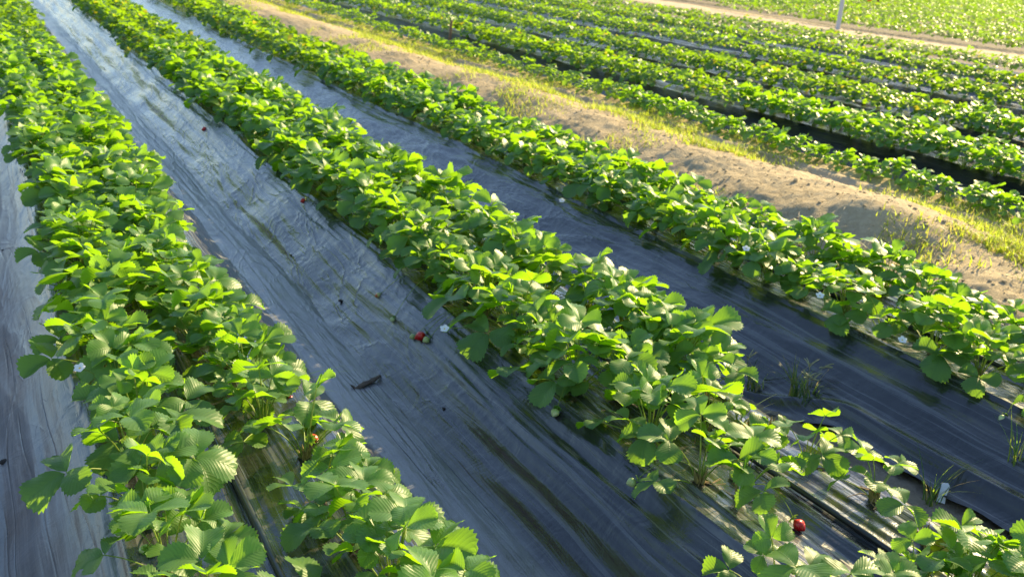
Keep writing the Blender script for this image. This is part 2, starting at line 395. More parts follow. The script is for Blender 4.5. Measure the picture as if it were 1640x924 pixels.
# earth cores of the far beds are the films themselves; each film is one sheet laid over its bed
labels = {
 'outer left': ('sheet of black plastic film at the far left edge, left of the left plant bed', None),
 'left': ('dusty black plastic film over the left bed and the furrow with the piece of bark', None),
 'middle': ('shiny pleated black plastic film over the middle bed, ending at the bare soil strip', None),
 'right': ('smooth dark blue-grey plastic film over the right bed in front of the dirt ridge', None),
 'row D': ('narrow strip of plastic film directly behind the grassy ridge', None),
 'row E': ('plastic film under the first full plant row behind the ridge', None),
 'row F': ('plastic film under the second full plant row behind the ridge', None),
 'row G': ('plastic film under the third full plant row behind the ridge', None),
 'row H': ('plastic film under the fourth full plant row behind the ridge', None),
 'row I': ('plastic film under the fifth full plant row behind the ridge', None),
}
for bi, (nm, b) in enumerate(BEDS.items()):
    c, wt, wb, H, v0, v1 = b
    near = nm in ('outer left', 'left', 'middle', 'right')
    yy = ygrid_near if near else np.concatenate([np.arange(1.5, 12, .08), 12+np.cumsum(np.linspace(.1, 1.2, 90))])
    nv = int((v1-v0)/(.0055 if near else .03))+1
    s = np.linspace(0, 1, nv)
    e0 = v0+np.zeros_like(yy); e1 = v1+np.zeros_like(yy)
    lift = .004*(bi % 2)+.002
    if nm == 'middle':
        e1 = 2.30+.07*vnoise(yy*1.6, yy*0, 71)+.02*vnoise(yy*7, yy*0, 72)
    if nm == 'right':
        gap = sstep((yy-1.25)/.3)*(1-sstep((yy-2.35)/.5))                    # here the two films part over bare soil
        e0 = 2.24+.27*gap+.02*vnoise(yy*2.3, yy*0, 73)+.012*vnoise(yy*9, yy*0, 74)
        lift = .012
    if nm == 'left':
        e1 = 1.235+.02*vnoise(yy*1.1, yy*0, 75)+.008*vnoise(yy*5, yy*0, 76); lift = .010
    if nm == 'middle': e0 = e0-.05
    V_ = e0[:, None]+(e1-e0)[:, None]*s[None]; Y_ = np.repeat(yy[:, None], nv, 1)
    Z_ = bed_h(V_, Y_, b)+lift
    wr = film_wr(V_, Y_, 100+bi*13)
    if nm == 'left':                                                          # furrow floor: flat, pressed on the soil
        fl = sstep((V_-.92)/.1); wr = wr*(1-.72*fl*(1-sstep((Y_-3)/2)*.6))
        for q in range(7):                                                    # thin pressed creases along the furrow
            vc = 1.0+.034*q+.02*vnoise(Y_*1.2, Y_*0, 80+q)
            wr = wr-.004*np.exp(-((V_-vc)/.0065)**2)*np.clip(vnoise(Y_*1.1, Y_*0, 90+q)*2, 0, 1)
    if nm == 'right':
        fl = sstep((2.74-V_)/.1)*(1-.5*sstep((Y_-2.8)/1.5)); wr = wr*(1-.55*fl)
        # one rolled fold next to the bare soil, running along the furrow
        wr = wr+.022*np.exp(-((V_-(2.40+.28*0+.16*gap[:, None]+.02*vnoise(Y_*1.1, Y_*0, 77)))/.022)**2)
        edge = np.exp(-((V_-e0[:, None])/.03)**2); wr = wr+.006*edge
    if nm == 'middle':
        top = np.exp(-((V_-1.78)/.36)**2)
        wr = wr*(1+.5*top)+top*.012*vnoise(V_*26, Y_*.3, 88)
        sl_ = sstep((1.66-V_)/.08)*sstep((V_-1.225)/.06)*(1-.4*sstep((Y_-2.8)/2))           # pleated shoulder
        vw = V_+.012*vnoise(Y_*1.3, V_*3, 86)+.004*vnoise(Y_*4, V_*3, 87)
        wr = wr+sl_*(.0125*vnoise(vw*30, Y_*.22, 84)+.0042*vnoise(vw*70, Y_*.4, 85))
    if not near: wr = wr*.8
    Z_ = Z_+wr
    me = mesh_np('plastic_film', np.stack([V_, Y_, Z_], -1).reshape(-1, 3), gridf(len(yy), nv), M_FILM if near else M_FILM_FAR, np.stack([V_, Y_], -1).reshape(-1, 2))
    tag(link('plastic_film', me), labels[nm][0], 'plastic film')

# dirt ridge between the two blocks of beds
yy = np.concatenate([np.arange(1.2, 9, .028), 9+np.cumsum(np.linspace(.04, .5, 150))]); vv = np.arange(3.50, 5.40, .022)
V_, Y_ = np.meshgrid(vv, yy, indexing='xy')
Z_ = np.maximum(ridge_h(V_, Y_), -.02)
Z_ = np.maximum(Z_, bed_h(V_, Y_, BEDS['row D'])*sstep((V_-4.7)/.2))+.014*sstep((V_-4.9)/.2)-.03*sstep((V_-5.335)/.05)+.010*fbm(V_*9, Y_*9, 3, 52)*sstep((V_-4.9)/.2)*sstep((5.40-V_)/.1)
me = mesh_np('dirt_ridge', np.stack([V_, Y_, Z_+.004], -1).reshape(-1, 3), gridf(len(yy), len(vv)), M_SOIL)
tag(link('dirt_ridge', me), 'long low ridge of dry pale earth running between the two blocks of beds', kind='structure')
# the bare earth strip between two films
yy = np.arange(.9, 3.4, .018); vv = np.arange(2.16, 2.72, .018); V_, Y_ = np.meshgrid(vv, yy, indexing='xy')
Z_ = .016+.008*fbm(V_*16, Y_*16, 4, 60)+.003*fbm(V_*60, Y_*60, 2, 61)
tag(link('soil_strip', mesh_np('soil_strip', np.stack([V_, Y_, Z_], -1).reshape(-1, 3), gridf(len(yy), len(vv)), M_STRIP)), 'strip of bare brown soil between two plastic films', kind='structure')
# pale dirt path across the far field
yy = np.linspace(4, 90, 200); k = np.linspace(0, 1, 9)
L_ = 17.6+.10*(yy-16)+.12*vnoise(yy*.6, yy*0, 62); Rr = L_+2.0+.15*vnoise(yy*.5, yy*0, 63)
V_ = L_[:, None]+(Rr-L_)[:, None]*k; Y_ = np.repeat(yy[:, None], 9, 1)
Z_ = .13*sstep(np.minimum(k, 1-k)*12)[None]+0*V_-.02+.01*vnoise(V_*2, Y_*2, 64)
tag(link('dirt_path', mesh_np('dirt_path', np.stack([V_, Y_, Z_], -1).reshape(-1, 3), gridf(200, 9), M_PATH)), 'pale dirt path crossing the far field', kind='structure')

# ------------------------------------------------------------------ strawberry leaves
def leaflet(L, Wd, nt, ns, fold=.35, droop=.25, teeth=True, wave=0., seed=0):
    """blade from the origin along +y, normal +z"""
    u = np.linspace(0, 1, nt+1); t = 1-(1-u)**1.5
    w = Wd*.5*1.28*np.clip(t, 0, 1)**.62*np.sqrt(np.clip(1-t**3.0, 0, 1))
    s = np.linspace(-1, 1, ns+1)
    T, Sg = np.meshgrid(t, s, indexing='ij'); Wg = np.repeat(w[:, None], ns+1, 1)
    yy = T*L; X = Sg*Wg
    if teeth:
        odd = (np.arange(nt+1) % 2 == 1).astype(float)*(t > .18)
        e = (np.abs(Sg) > .99)
        X = np.where(e, X*(1+.15*odd[:, None])-0, X); yy = np.where(e, yy+.036*L*odd[:, None]-.018*L*(1-odd[:, None]), yy)
        e2 = (np.abs(Sg) < .99)
        tipm = (T > .999) & e2; yy = np.where(tipm, L*(1+.0), yy)
    yy = yy+.10*L*(np.abs(Sg)**1.5)*Wg/Wd*1.0
    ax = np.abs(X)
    Z = fold*ax-fold*.9*ax**2/max(Wd, 1e-4)-droop*L*T**2+.06*L*np.sin(T*math.pi)
    rs = np.random.RandomState(seed)
    if wave: Z = Z+wave*L*np.abs(Sg)**2*np.sin(T*(9+3*rs.rand())+rs.rand()*6+Sg*1.5)
    crl = max(0, rs.rand()-.55)*1.6; Z = Z+crl*np.abs(X)**1.6/max(Wd, 1e-4)**.6*(1 if rs.rand() < .7 else -1)
    tw = (rs.rand()-.5)*.8*T; X, Z = X*np.cos(tw)-Z*np.sin(tw), X*np.sin(tw)+Z*np.cos(tw)
    V = np.stack([X, yy, Z], -1).reshape(-1, 3); U = np.stack([Sg, T], -1).reshape(-1, 2)
    return V, gridf(nt+1, ns+1)[:, ::-1], U
def rot(ax, a):
    c, s = math.cos(a), math.sin(a)
    return np.array({'x': [[1, 0, 0], [0, c, -s], [0, s, c]], 'y': [[c, 0, s], [0, 1, 0], [-s, 0, c]], 'z': [[c, -s, 0], [s, c, 0], [0, 0, 1]]}[ax])
def blade(rs, L, res, closed=0.):
    """three leaflets round the origin; stalk arrives from -y/-z"""
    a = Acc(); nt_, ns_, tth = res
    for k, ang in enumerate((0, 1, -1)):
        l = L*(1. if k == 0 else .93)*(.93+.14*rs.rand()); w = l*(1.0+.16*rs.rand())
        V, F, U = leaflet(l, w, nt_, ns_, fold=.15+.40*rs.rand()+closed*.9, droop=.06+.30*rs.rand()-closed*.1, teeth=tth, wave=.035*rs.rand()+.01, seed=rs.randint(1 << 20))
        V = V+np.array([0, .05*L, 0])
        Rm = rot('x', (rs.rand()-.5)*.5-.08+closed*.5)
        if k: Rm = rot('z', -ang*(1.45+.35*rs.rand()-closed*.7)) @ rot('y', (rs.rand()-.5)*.4) @ rot('x', .05+.45*(rs.rand()-.3)+closed*.5)
        a.add(V @ Rm.T, F, U)
    return a
def leaf_geo(rs, frac, res, size=1., stalk_n=5):
    """frac 0 = young upright leaf in the middle, 1 = outer leaf spreading sideways. Origin at the crown, leans towards +y"""
    L = (.050+.028*rs.rand()+.012*frac)*size
    reach = (.02+.120*frac*(.8+.4*rs.rand()))*size; hgt = (.180-.118*frac**1.5+.035*(rs.rand()-.5))*size
    closed = 1. if (frac < .08 and rs.rand() < .5) else 0.
    if closed: L *= .6; hgt *= .75
    b = blade(rs, L, res, closed*.8)
    pitch = math.radians(40-62*frac+34*(rs.rand()-.5)); roll = math.radians(50*(rs.rand()-.5))
    Rm = rot('z', (rs.rand()-.5)*.9) @ rot('x', pitch) @ rot('y', roll)
    tip = np.array([(rs.rand()-.5)*.03, reach, hgt])
    V, F, U, M = b.arrays(); V = V @ Rm.T+tip
    tt = np.linspace(0, 1, 7)[:, None]
    P0 = np.array([0, 0, -.01]); P1 = np.array([0, reach*.35, hgt*(.55+.3*frac)]); pts = (1-tt)**2*P0+2*tt*(1-tt)*P1+tt**2*tip
    r = np.linspace(.0024, .0014, 7)*size
    sv, sf = tube_q(pts, r, stalk_n)
    return (V, F, U), (sv, sf), tip
HI = (18, 8, True); MID = (10, 4, True); LOW = (4, 2, False); VLOW = (2, 2, False)

# near leaves: 36 shared shapes ordered from centre to rim
NVAR = 40; HIV = []
for i in range(NVAR):
    fr = i/(NVAR-1); rs = np.random.RandomState(500+i)
    (V, F, U), (sv, sf), tip = leaf_geo(rs, fr, HI)
    HIV.append((mesh_np('leaf', V, F, M_LEAF, U), mesh_np('leaf_stalk', sv, sf, M_STALK), tip))
def plant_leaves(rs, n, size=1.):
    """(frac, azimuth, scale) for each leaf of a plant"""
    out = []; a0 = rs.rand()*6.28
    for k in range(n):
        out.append((min(1, max(0, (k+.5)/n+.08*(rs.rand()-.5))), a0+k*2.39996+.5*(rs.rand()-.5), size*(.88+.26*rs.rand())))
    return out
def whole_plant(seed, res, n, sn=4):
    rs = np.random.RandomState(seed); f = Acc(); s = Acc()
    for fr, az, sc in plant_leaves(rs, n):
        (V, F, U), (sv, sf), tip = leaf_geo(rs, fr, res, sc, sn)
        R_ = rot('z', az); f.add(V @ R_.T, F, U); s.add(sv @ R_.T, sf)
    return f, s
MIDV = []
for i in range(12):
    f, s = whole_plant(900+i, MID, 17); MIDV.append((f.mesh('foliage', M_LEAF), s.mesh('stems', M_STALK)))
_c = Acc(); _rs = np.random.RandomState(77)
for k in range(16):
    an = _rs.rand()*6.28; r0 = .012*_rs.rand(); l_ = .022+.03*_rs.rand(); o_ = np.array([math.cos(an), math.sin(an), 0])
    sv, sf = tube_q([o_*r0+[0, 0, -.012], o_*(r0+.004)+[0, 0, l_*.5], o_*(r0+.010)+[0, 0, l_]], np.array([.0055, .0045, .0008]), 6); _c.add(sv, sf)
for k in range(7):                                 # withered stalks lying on the film
    an = _rs.rand()*6.28; o_ = np.array([math.cos(an), math.sin(an), 0]); o2 = np.array([math.cos(an+.5), math.sin(an+.5), 0])
    sv, sf = tube_q([o_*.01+[0, 0, .012], o_*.035+[0, 0, .010], o2*.07+[0, 0, .006]], np.array([.0016, .0014, .0008]), 5); _c.add(sv, sf, None, 1)
CROWN = _c.mesh('crown', [simple('reddish_crown', (.22, .17, .05), .6, .5, 90), simple('withered_stalk', (.20, .13, .07), .8, .4, 60)])

# ------------------------------------------------------------------ flowers and fruit
def berry_mesh(name, m, r=.016, ln=.040, seed=0):
    a = Acc(); nr, ns_ = 12, 16; rs = np.random.RandomState(seed)
    t = np.linspace(0, 1, nr+1)[:, None]; an = np.linspace(0, 2*math.pi, ns_+1)[None]
    rr = r*np.sin(np.clip(t, .02, .985)*math.pi)**.62*(1-.42*t**1.6)*1.18*(1+.05*np.sin(an*3+seed))
    V = np.stack([rr*np.cos(an), rr*np.sin(an), -ln*t+0*an], -1).reshape(-1, 3)
    return mesh_np(name, V, gridf(nr+1, ns_+1), m)
def calyx_mesh(r=.017, seed=0):
    a = Acc(); rs = np.random.RandomState(seed)
    for k in range(9):
        an = k/9*6.283+rs.rand()*.3; n = 5; t = np.linspace(0, 1, n)[:, None]; s = np.array([-1, 0, 1])[None]
        w = .0045*np.sin((t*.9+.1)*math.pi)**.8
        P = np.stack([s*w, t*r*1.15+0*s, .004+.006*np.sin(t*2.6)-.004*t+.0015*abs(s)], -1).reshape(-1, 3)
        a.add(P @ rot('z', an).T, gridf(n, 3))
    return a.mesh('calyx', M_CALYX)
BM = {'red': [berry_mesh('strawberry', M_RED, .0165, .040, s) for s in (1, 2)], 'half': [berry_mesh('strawberry', M_HALF, .013, .030, 3)],
      'green': [berry_mesh('strawberry', M_GREENB, .0105, .023, s) for s in (4, 5)]}
CAL = [calyx_mesh(.017, s) for s in (1, 2)]
def petals_mesh():
    a = Acc()
    for k in range(5):
        n = 6; t = np.linspace(0, 1, n)[:, None]; s = np.linspace(-1, 1, 5)[None]
        w = .0078*np.sin((t*.82+.12)*math.pi)**.7
        P = np.stack([s*w, .002+t*.0155+0*s, .002+.004*t*t+.0012*s*s-.001*t], -1).reshape(-1, 3)
        a.add(P @ rot('z', k*1.2566).T, gridf(n, 5))
    return a.mesh('petals', M_PETAL)
PETALS = petals_mesh()
def dome(r, h, m, name):
    t = np.linspace(0, 1, 5)[:, None]; an = np.linspace(0, 6.2832, 11)[None]
    return mesh_np(name, np.stack([r*np.sin(t*1.57)*np.cos(an), r*np.sin(t*1.57)*np.sin(an), h*np.cos(t*1.57)+0*an], -1).reshape(-1, 3), gridf(5, 11)[:, ::-1], m)
CENTRE = dome(.0042, .004, M_YEL, 'flower_centre'); SEPALS = calyx_mesh(.010, 7)
def curve_pts(a, b, lift, n=9):
    a = np.array(a, float); b = np.array(b, float); t = np.linspace(0, 1, n)[:, None]
    mid = (a+b)/2+np.array([0, 0, lift]); return (1-t)**2*a+2*t*(1-t)*mid+t*t*b

# ------------------------------------------------------------------ where the plants stand
# explicit nearest plants: (bed, line, y along the bed, sideways shift, size, leaves)
LINES = {('left', 'left'): .32, ('left', 'right'): .655, ('middle', 'left'): 1.57, ('middle', 'right'): 1.97,
         ('right', 'left'): 2.91, ('right', 'right'): 3.30}
plants = []       # dict(x,y,z,size,n,bed,line)
for (bed, line), v in LINES.items():
    y = {('left', 'left'): 1.10, ('left', 'right'): 1.02, ('middle', 'left'): 1.12, ('middle', 'right'): .86, ('right', 'left'): 1.55, ('right', 'right'): 1.5}[(bed, line)]
    if bed == 'middle': y = 2.50
    while y < 34:
        x = v+(.045*min(1, max(0, y-2.4)))*(1 if line == 'left' else -1)+.04*(RNG.random()-.5)*2; sz = (.90 if bed != 'right' else .84)+.26*RNG.random(); n = RNG.choice((15, 16, 17))
        if bed == 'left' and y < 2.8: n -= 3; sz *= .93
        plants.append(dict(x=x, y=y, size=sz, n=n, bed=bed, line=line))
        y += .215+.05*(RNG.random()-.5)
for px, py, sz, n in [(1185, 800, .9, 7), (1290, 745, .75, 7), (1205, 690, .6, 5), (1400, 800, .7, 6), (1240, 975, .85, 10), (1390, 985, .75, 8), (1550, 960, .88, 12), (1640, 985, .9, 12),
                      (1480, 870, .75, 5), (1120, 775, .95, 8), (1460, 965, .78, 8), (1320, 990, 1., 10), (1130, 700, .9, 10), (1040, 710, 1., 14), (1125, 640, .85, 8), (990, 640, 1., 11), (1050, 600, .95, 10), (1230, 690, .8, 6)]:
    g = hit(px, py); plants.append(dict(x=g[0], y=g[1], size=sz, n=n, bed='middle', line='left' if g[0] < 1.77 else 'right'))
FARB = [('row D', 5.30, 'first'), ('row E', 6.31, 'first'), ('row E', 6.59, 'second'), ('row F', 7.91, 'first'), ('row F', 8.19, 'second'),
        ('row G', 9.90, 'first'), ('row G', 10.20, 'second'), ('row H', 11.85, 'first'), ('row H', 12.15, 'second'), ('row I', 13.75, 'first'), ('row I', 14.05, 'second')]
for bed, v, line in FARB:
    y = 2.2
    while y < 60:
        keep = not (bed == 'row D' and (RNG.random() < .05 or y > 26))
        if keep: plants.append(dict(x=v+.04*(RNG.random()-.5)*2, y=y, size=(.64 if bed == 'row D' else .82)+.2*RNG.random(), n=14, bed=bed, line=line))
        y += (.26 if v > 9 else .225 if bed == 'row D' else .235)+.05*(RNG.random()-.5)
def visible(p):
    px, py, d = project((p['x'], p['y'], p['z']+.12)); r = .2*F_PX/max(d, .1)
    return d > 0 and -r < px < 1640+r and -r < py < 924+r
for p in plants: p['z'] = float(surf(p['x'], p['y']))-.004
plants = [p for p in plants if visible(p)]
for p in plants: p['d'] = project((p['x'], p['y'], p['z']+.1))[2]
plants.sort(key=lambda p: p['d'])
single, mass = plants[:300], plants[300:]
count = {}
word = ['first', 'second', 'third', 'fourth', 'fifth', 'sixth', 'seventh', 'eighth', 'ninth', 'tenth', 'eleventh', 'twelfth', 'thirteenth', 'fourteenth']
BEDNAME = {'left': 'left bed', 'middle': 'middle bed', 'right': 'right bed', 'row D': 'sparse row behind the ridge',
           'row E': 'first full row behind the ridge', 'row F': 'second full row behind the ridge', 'row G': 'third full row behind the ridge', 'row H': 'fourth full row behind the ridge'}
def lab(p, near):
    b = BEDNAME.get(p['bed'], 'far row behind the ridge')
    if p['bed'] in ('left', 'middle', 'right'):
        k = count.get((p['bed'], p['line']), 0); count[(p['bed'], p['line'])] = k+1
        if k < 14: return 'strawberry plant, %s from the bottom in the %s line of the %s' % (word[k], p['line'], b)
        return 'strawberry plant beyond the fourteenth in the %s line of the %s' % (p['line'], b)
    if p['bed'] == 'row D':
        return 'small strawberry plant in the %s' % b
    return 'leafy strawberry plant in the %s line of the %s' % (p['line'], b)
ND = 4.2
BERRIES = [(672, 546, 'red', 1.0), (660, 544, 'green', 1.0), (682, 550, 'green', 1.15), (605, 477, 'half', .8), (327, 211, 'red', .9), (485, 326, 'red', .75),
          (232, 889, 'green', 1.15), (888, 668, 'green', 1.2), (1010, 779, 'green', 1.15), (1279, 850, 'red', .85), (1175, 769, 'half', 1.1), (1603, 676, 'green', 1.1),
          (1612, 601, 'half', 1.0), (500, 712, 'red', .9), (183, 733, 'red', .8), (122, 641, 'green', 1.1), (466, 642, 'red', .45), (628, 516, 'green', .9)]
FLOWERS = [(712, 527, .30), (1195, 399, .42), (1313, 474, .36), (1445, 545, .33), (128, 590, .36), (900, 322, .30)]
OPEN = [(x, y, 5 if x in (500, 466, 183, 1175, 122) else 14) for x, y, *_ in BERRIES]+[(x, y, 12) for x, y, *_ in FLOWERS]+[(570, 626, 16), (590, 616, 16), (606, 604, 16), (1507, 800, 20), (1290, 620, 26), (1215, 620, 15)]
OPEN += [(425, 790, 10), (215, 490, 12), (1340, 850, 26), (1300, 790, 20), (1200, 830, 10), (1420, 470, 12)]     # gaps in the foliage that let one see the film
def in_gap(P, r):                                  # a leaf that would grow across one of the gaps is left off
    x, y, d = project(P); r = r*F_PX/max(d, .1)*.55
    return any((x-a)**2+(y-b)**2 < (r+c)**2 for a, b, c in OPEN)
for i, p in enumerate(single):
    e = link('strawberry_plant', None, None, (p['x'], p['y'], p['z'])); p['e'] = e
    rs = np.random.RandomState(3000+i)
    grp = 'strawberry plants in the three near beds' if p['bed'] in ('left', 'middle', 'right') else 'strawberry plants behind the ridge'
    tag(e, lab(p, True), 'strawberry plant', grp); p['tips'] = []
    if p['d'] < ND:
        cr = link('crown', CROWN, e); cr.rotation_euler = (0, 0, rs.rand()*6.28)
        for fr, az, sc in plant_leaves(rs, p['n'], p['size']):
            me, ms, tip = HIV[min(NVAR-1, int(fr*(NVAR-1)+rs.rand()*2))]
            if in_gap(np.array([p['x'], p['y'], p['z']])+rot('z', az) @ (tip*sc)+np.array([0, 0, .01]), .07*sc): continue
            lf = link('leaf', me, e); lf.rotation_euler = (0, 0, az); lf.scale = (sc, sc, sc)
            link('leaf_stalk', ms, lf)
    else:
        fm, sm = MIDV[rs.randint(len(MIDV))]; a = rs.rand()*6.28
        for nm, m_ in (('foliage', fm), ('stems', sm)):
            o = link(nm, m_, e); o.rotation_euler = (0, 0, a); o.scale = (p['size'],)*3

def nearest_plant(x, y):
    return min((p for p in single if p['bed'] in ('left', 'middle', 'right')), key=lambda p: (p['x']-x)**2+(p['y']-y)**2)
def add_berry(px, py, kind, r=1., side=None, tilt=None, z=None):
    g = hit(px, py) if z is None else at(px, py, z)
    p = nearest_plant(g[0], g[1]); e = p['e']; o_ = np.array([p['x'], p['y'], p['z']])
    rs = random.Random(int(px*7+py)); ln = {'red': .040, 'half': .030, 'green': .023}[kind]*r
    b = link('strawberry', BM[kind][rs.randrange(len(BM[kind]))], e); b.scale = (r, r, r)
    # lies on its side on the film, tip pointing away from the plant
    d = np.array([g[0]-p['x'], g[1]-p['y']]); d = d/(np.linalg.norm(d)+1e-6); tl = 1.15 if tilt is None else tilt
    axis = Vector((d[0]*math.sin(tl), d[1]*math.sin(tl), -math.cos(tl)))
    q = Vector((0, 0, -1)).rotation_difference(axis)
    b.rotation_mode = 'QUATERNION'; b.rotation_quaternion = q
    rad = {'red': .0165, 'half': .013, 'green': .0105}[kind]*r
    ctr = np.array([g[0], g[1], g[2]+rad*1.05]) if z is None else np.array([g[0], g[1], g[2]])
    top = ctr-np.array(axis)*ln*.5
    b.location = Vector(top-o_)
    c = link('calyx', CAL[rs.randrange(2)], b); c.scale = (.85, .85, .85) if kind != 'red' else (1, 1, 1)
    if kind != 'red': c.scale = (.65,)*3
    pts = curve_pts((0, 0, .03), top-o_, .10); sv, sf = tube_q(pts, .0011, 5); link('fruit_stalk', mesh_np('fruit_stalk', sv, sf, M_STALK), e)
    b['label'] = {'red': 'ripe red strawberry', 'half': 'half ripe strawberry', 'green': 'small green unripe strawberry'}[kind]
def add_flower(px, py, z, face=(-.35, -.5, 1.0), s=.9):
    g = at(px, py, z); p = nearest_plant(g[0], g[1]); e = p['e']; o_ = np.array([p['x'], p['y'], p['z']])
    f = link('flower', PETALS, e); f.rotation_mode = 'QUATERNION'; f.rotation_quaternion = Vector(face).to_track_quat('Z', 'Y')
    f.location = Vector(g-o_); f.scale = (s, s, s); link('flower_centre', CENTRE, f); sp_ = link('sepals', SEPALS, f); sp_.location = (0, 0, -.011)
    sv, sf = tube_q(curve_pts((0, 0, .02), g-o_, .03), .0011, 5); link('flower_stalk', mesh_np('flower_stalk', sv, sf, M_STALK), e)
for a in BERRIES: add_berry(*a)
for a in FLOWERS: add_flower(*a)

# ------------------------------------------------------------------ the mass of plants farther off: one object
def bake(seed0, n, res, nl, size=1.):
    out = []
    for i in range(n):
        f, s = whole_plant(seed0+i, res, nl, 3); V, F, U, M = f.arrays(); out.append((V*size, F, U))
    return out
LV = bake(1500, 8, LOW, 14); VV = bake(1600, 6, VLOW, 9, 1.25)
far = []
for p in mass: far.append((p['x'], p['y'], p['z'], p['size'], p['d']))
# beyond the path: rows parallel to the others, out to the end of the field
v = 20.0
while v < 72:
    y = 8+NR.rand()*.3; st = .34+.006*(v-21)
    while y < 150:
        for dv in (-.2, .2):
            x = v+dv+.08*(NR.rand()-.5); px, py, d = project((x, y, .3))
            if x < 17.6+.10*(y-16)+1.6: continue
            if d > 0 and -60 < px < 1700 and -30 < py < 300: far.append((x, y, .14, .90+.3*NR.rand()+.006*(d-20), d))
        y += st*(.85+.3*NR.rand())
    v += 2.3
fV, fF, fU, fM = [], [], [], []; n0 = 0
for x, y, z, sz, d in far:
    V, F, U = (LV if d < 15 else VV)[NR.randint(6)]
    R_ = rot('z', NR.rand()*6.28)*sz
    fV.append(V @ R_.T+np.array([x, y, z])); fF.append(F+n0); fU.append(U); n0 += len(V)
me = mesh_np('strawberry_plants', np.concatenate(fV), np.concatenate(fF), M_LEAF_FAR, np.concatenate(fU))
tag(link('strawberry_plants', me), 'blurred mass of strawberry plants filling the far ends of the rows', 'strawberry plants', kind='stuff')
print('plants', len(plants), 'far', len(far), 'faces', n0, 'near', sum(p['d'] < ND for p in single), 'last single', single[-1]['d'])

# ------------------------------------------------------------------ grass
def blades(a, P, h, w, lean, seed, n=3):
    rs = np.random.RandomState(seed); m = len(P)
    az = rs.rand(m)*6.283; t = np.linspace(0, 1, n+1)
    dirv = np.stack([np.cos(az), np.sin(az)], -1); side = np.stack([-np.sin(az), np.cos(az)], -1)
    hh = h*(.5+.8*rs.rand(m)); ln = lean*(.3+1.1*rs.rand(m))
    V = np.zeros((m, n+1, 2, 3))
    for i, tt in enumerate(t):
        c = P[:, :2]+dirv*(hh*ln*tt**1.7)[:, None]; z = P[:, 2]+hh*tt*(1-.25*ln*tt)
        ww = w*(1-tt**1.6)*.5+.0002
        for j, sg in ((0, -1), (1, 1)):
            V[:, i, j, :2] = c+side*sg*ww; V[:, i, j, 2] = z
    V = V.reshape(-1, 3); base = (np.arange(m)*(n+1)*2)[:, None, None]
    q = np.array([[i*2, i*2+1, i*2+3, i*2+2] for i in range(n)])[None]
    a.add(V, (base+q).reshape(-1, 4))
a = Acc()
K = 330000; y = 2.2+(NR.rand(K)**1.7)*30; v_ = 3.66+NR.rand(K)*1.7
g = fbm(v_*2.6, y*1.9, 4, 201); right = sstep((v_-4.38-.12*vnoise(y*1.3, y*0, 207))/.3)
dens = np.clip((g-.02)*1.2, 0, 1)*.85+right*np.clip(.62+g*1.2, 0, 1)*(1-.5*sstep((v_-5.15)/.2)); dens *= 1.15
k = NR.rand(K) < dens*np.where(right > .5, .62, .22)
P = np.stack([v_[k], y[k], surf(v_[k], y[k])], -1)
blades(a, P, .052, .0065, 1.0, 5)
kk = NR.rand(len(P)) < .06; blades(a, P[kk], .085, .005, .7, 6)
tag(link('grass', a.mesh('grass', M_GRASS)), 'short yellow-green grass growing along the dirt ridge', 'grass', kind='stuff')
# dry straw and crumbs lying on the ridge
a = Acc(); K = 2600; y = 2.3+(NR.rand(K)**1.6)*14; v_ = 3.7+NR.rand(K)*1.2; P = np.stack([v_, y, surf(v_, y)+.004], -1)
blades(a, P, .02, .003, 4.5, 8, 2)
b = Acc(); K = 2400; y = 2.3+(NR.rand(K)**1.7)*12; v_ = 3.66+NR.rand(K)*1.3; zz = surf(v_, y)
bm_ = __import__('bmesh').new(); __import__('bmesh').ops.create_icosphere(bm_, subdivisions=1, radius=1)
iv = np.array([v.co[:] for v in bm_.verts]); jf = np.array([[v.index for v in f.verts] for f in bm_.faces])
for k in range(K):
    r_ = .004+.010*NR.rand()**3; b.add(iv*(1+.3*(NR.rand(len(iv), 1)-.5))*r_*np.array([1, 1, .6])+[v_[k], y[k], zz[k]+.004+r_*.3], jf)
tag(link('soil_crumbs', b.mesh('soil_crumbs', M_SOIL, False)), 'crumbs of dry earth scattered over the ridge', 'soil crumbs', kind='stuff')
M_STRAW = simple('dry_straw', (.40, .33, .22), .8, .4, 60)
tag(link('straw', a.mesh('straw', M_STRAW)), 'dry straw bits scattered on the dirt ridge', 'straw', kind='stuff')

def weed(px, py, n, h, lab_, w=.0045, lean=.9, seed=0, heads=0, spread=.02):
    g = hit(px, py); e = link('grass_weed', None, None, g); rs = np.random.RandomState(seed)
    P = np.stack([(rs.rand(n)-.5)*spread*2, (rs.rand(n)-.5)*spread*2, np.zeros(n)], -1)
    a = Acc(); blades(a, P, h, w, lean, seed, 6); link('blades', a.mesh('blades', M_WEED), e)
    for k in range(heads):
        s = Acc(); b = np.array([(rs.rand()-.5)*.14, (rs.rand()-.5)*.14, h*(.9+.4*rs.rand())])
        sv, sf = tube_q(curve_pts((0, 0, 0), b, .03), .0009, 4); s.add(sv, sf)
        for q in range(4):
            an = rs.rand()*6.28; c = b+np.array([math.cos(an)*.035, math.sin(an)*.035, .025*rs.rand()+.005])
            sv, sf = tube_q(curve_pts(b, c, .008, 6), np.array([.0012, .002, .0022, .002, .0018, .0008]), 4); s.add(sv, sf)
        link('seed_head', s.mesh('seed_head', M_SEED), e)
    tag(e, lab_, 'grass weed')
M_SEED = simple('pale_seed_head', (.28, .27, .12), .7, .3, 60)
weed(1290, 640, 60, .12, 'branching grass weed with pale seed heads in the furrow right of the middle bed', seed=1, heads=5, spread=.045)
weed(1212, 625, 26, .10, 'thin grass weed left of the seed-headed weed beside the middle bed', seed=2, heads=1, spread=.03)
weed(1190, 690, 24, .09, 'flattened pale grass tuft among the plants of the middle bed', seed=3, lean=1.8)
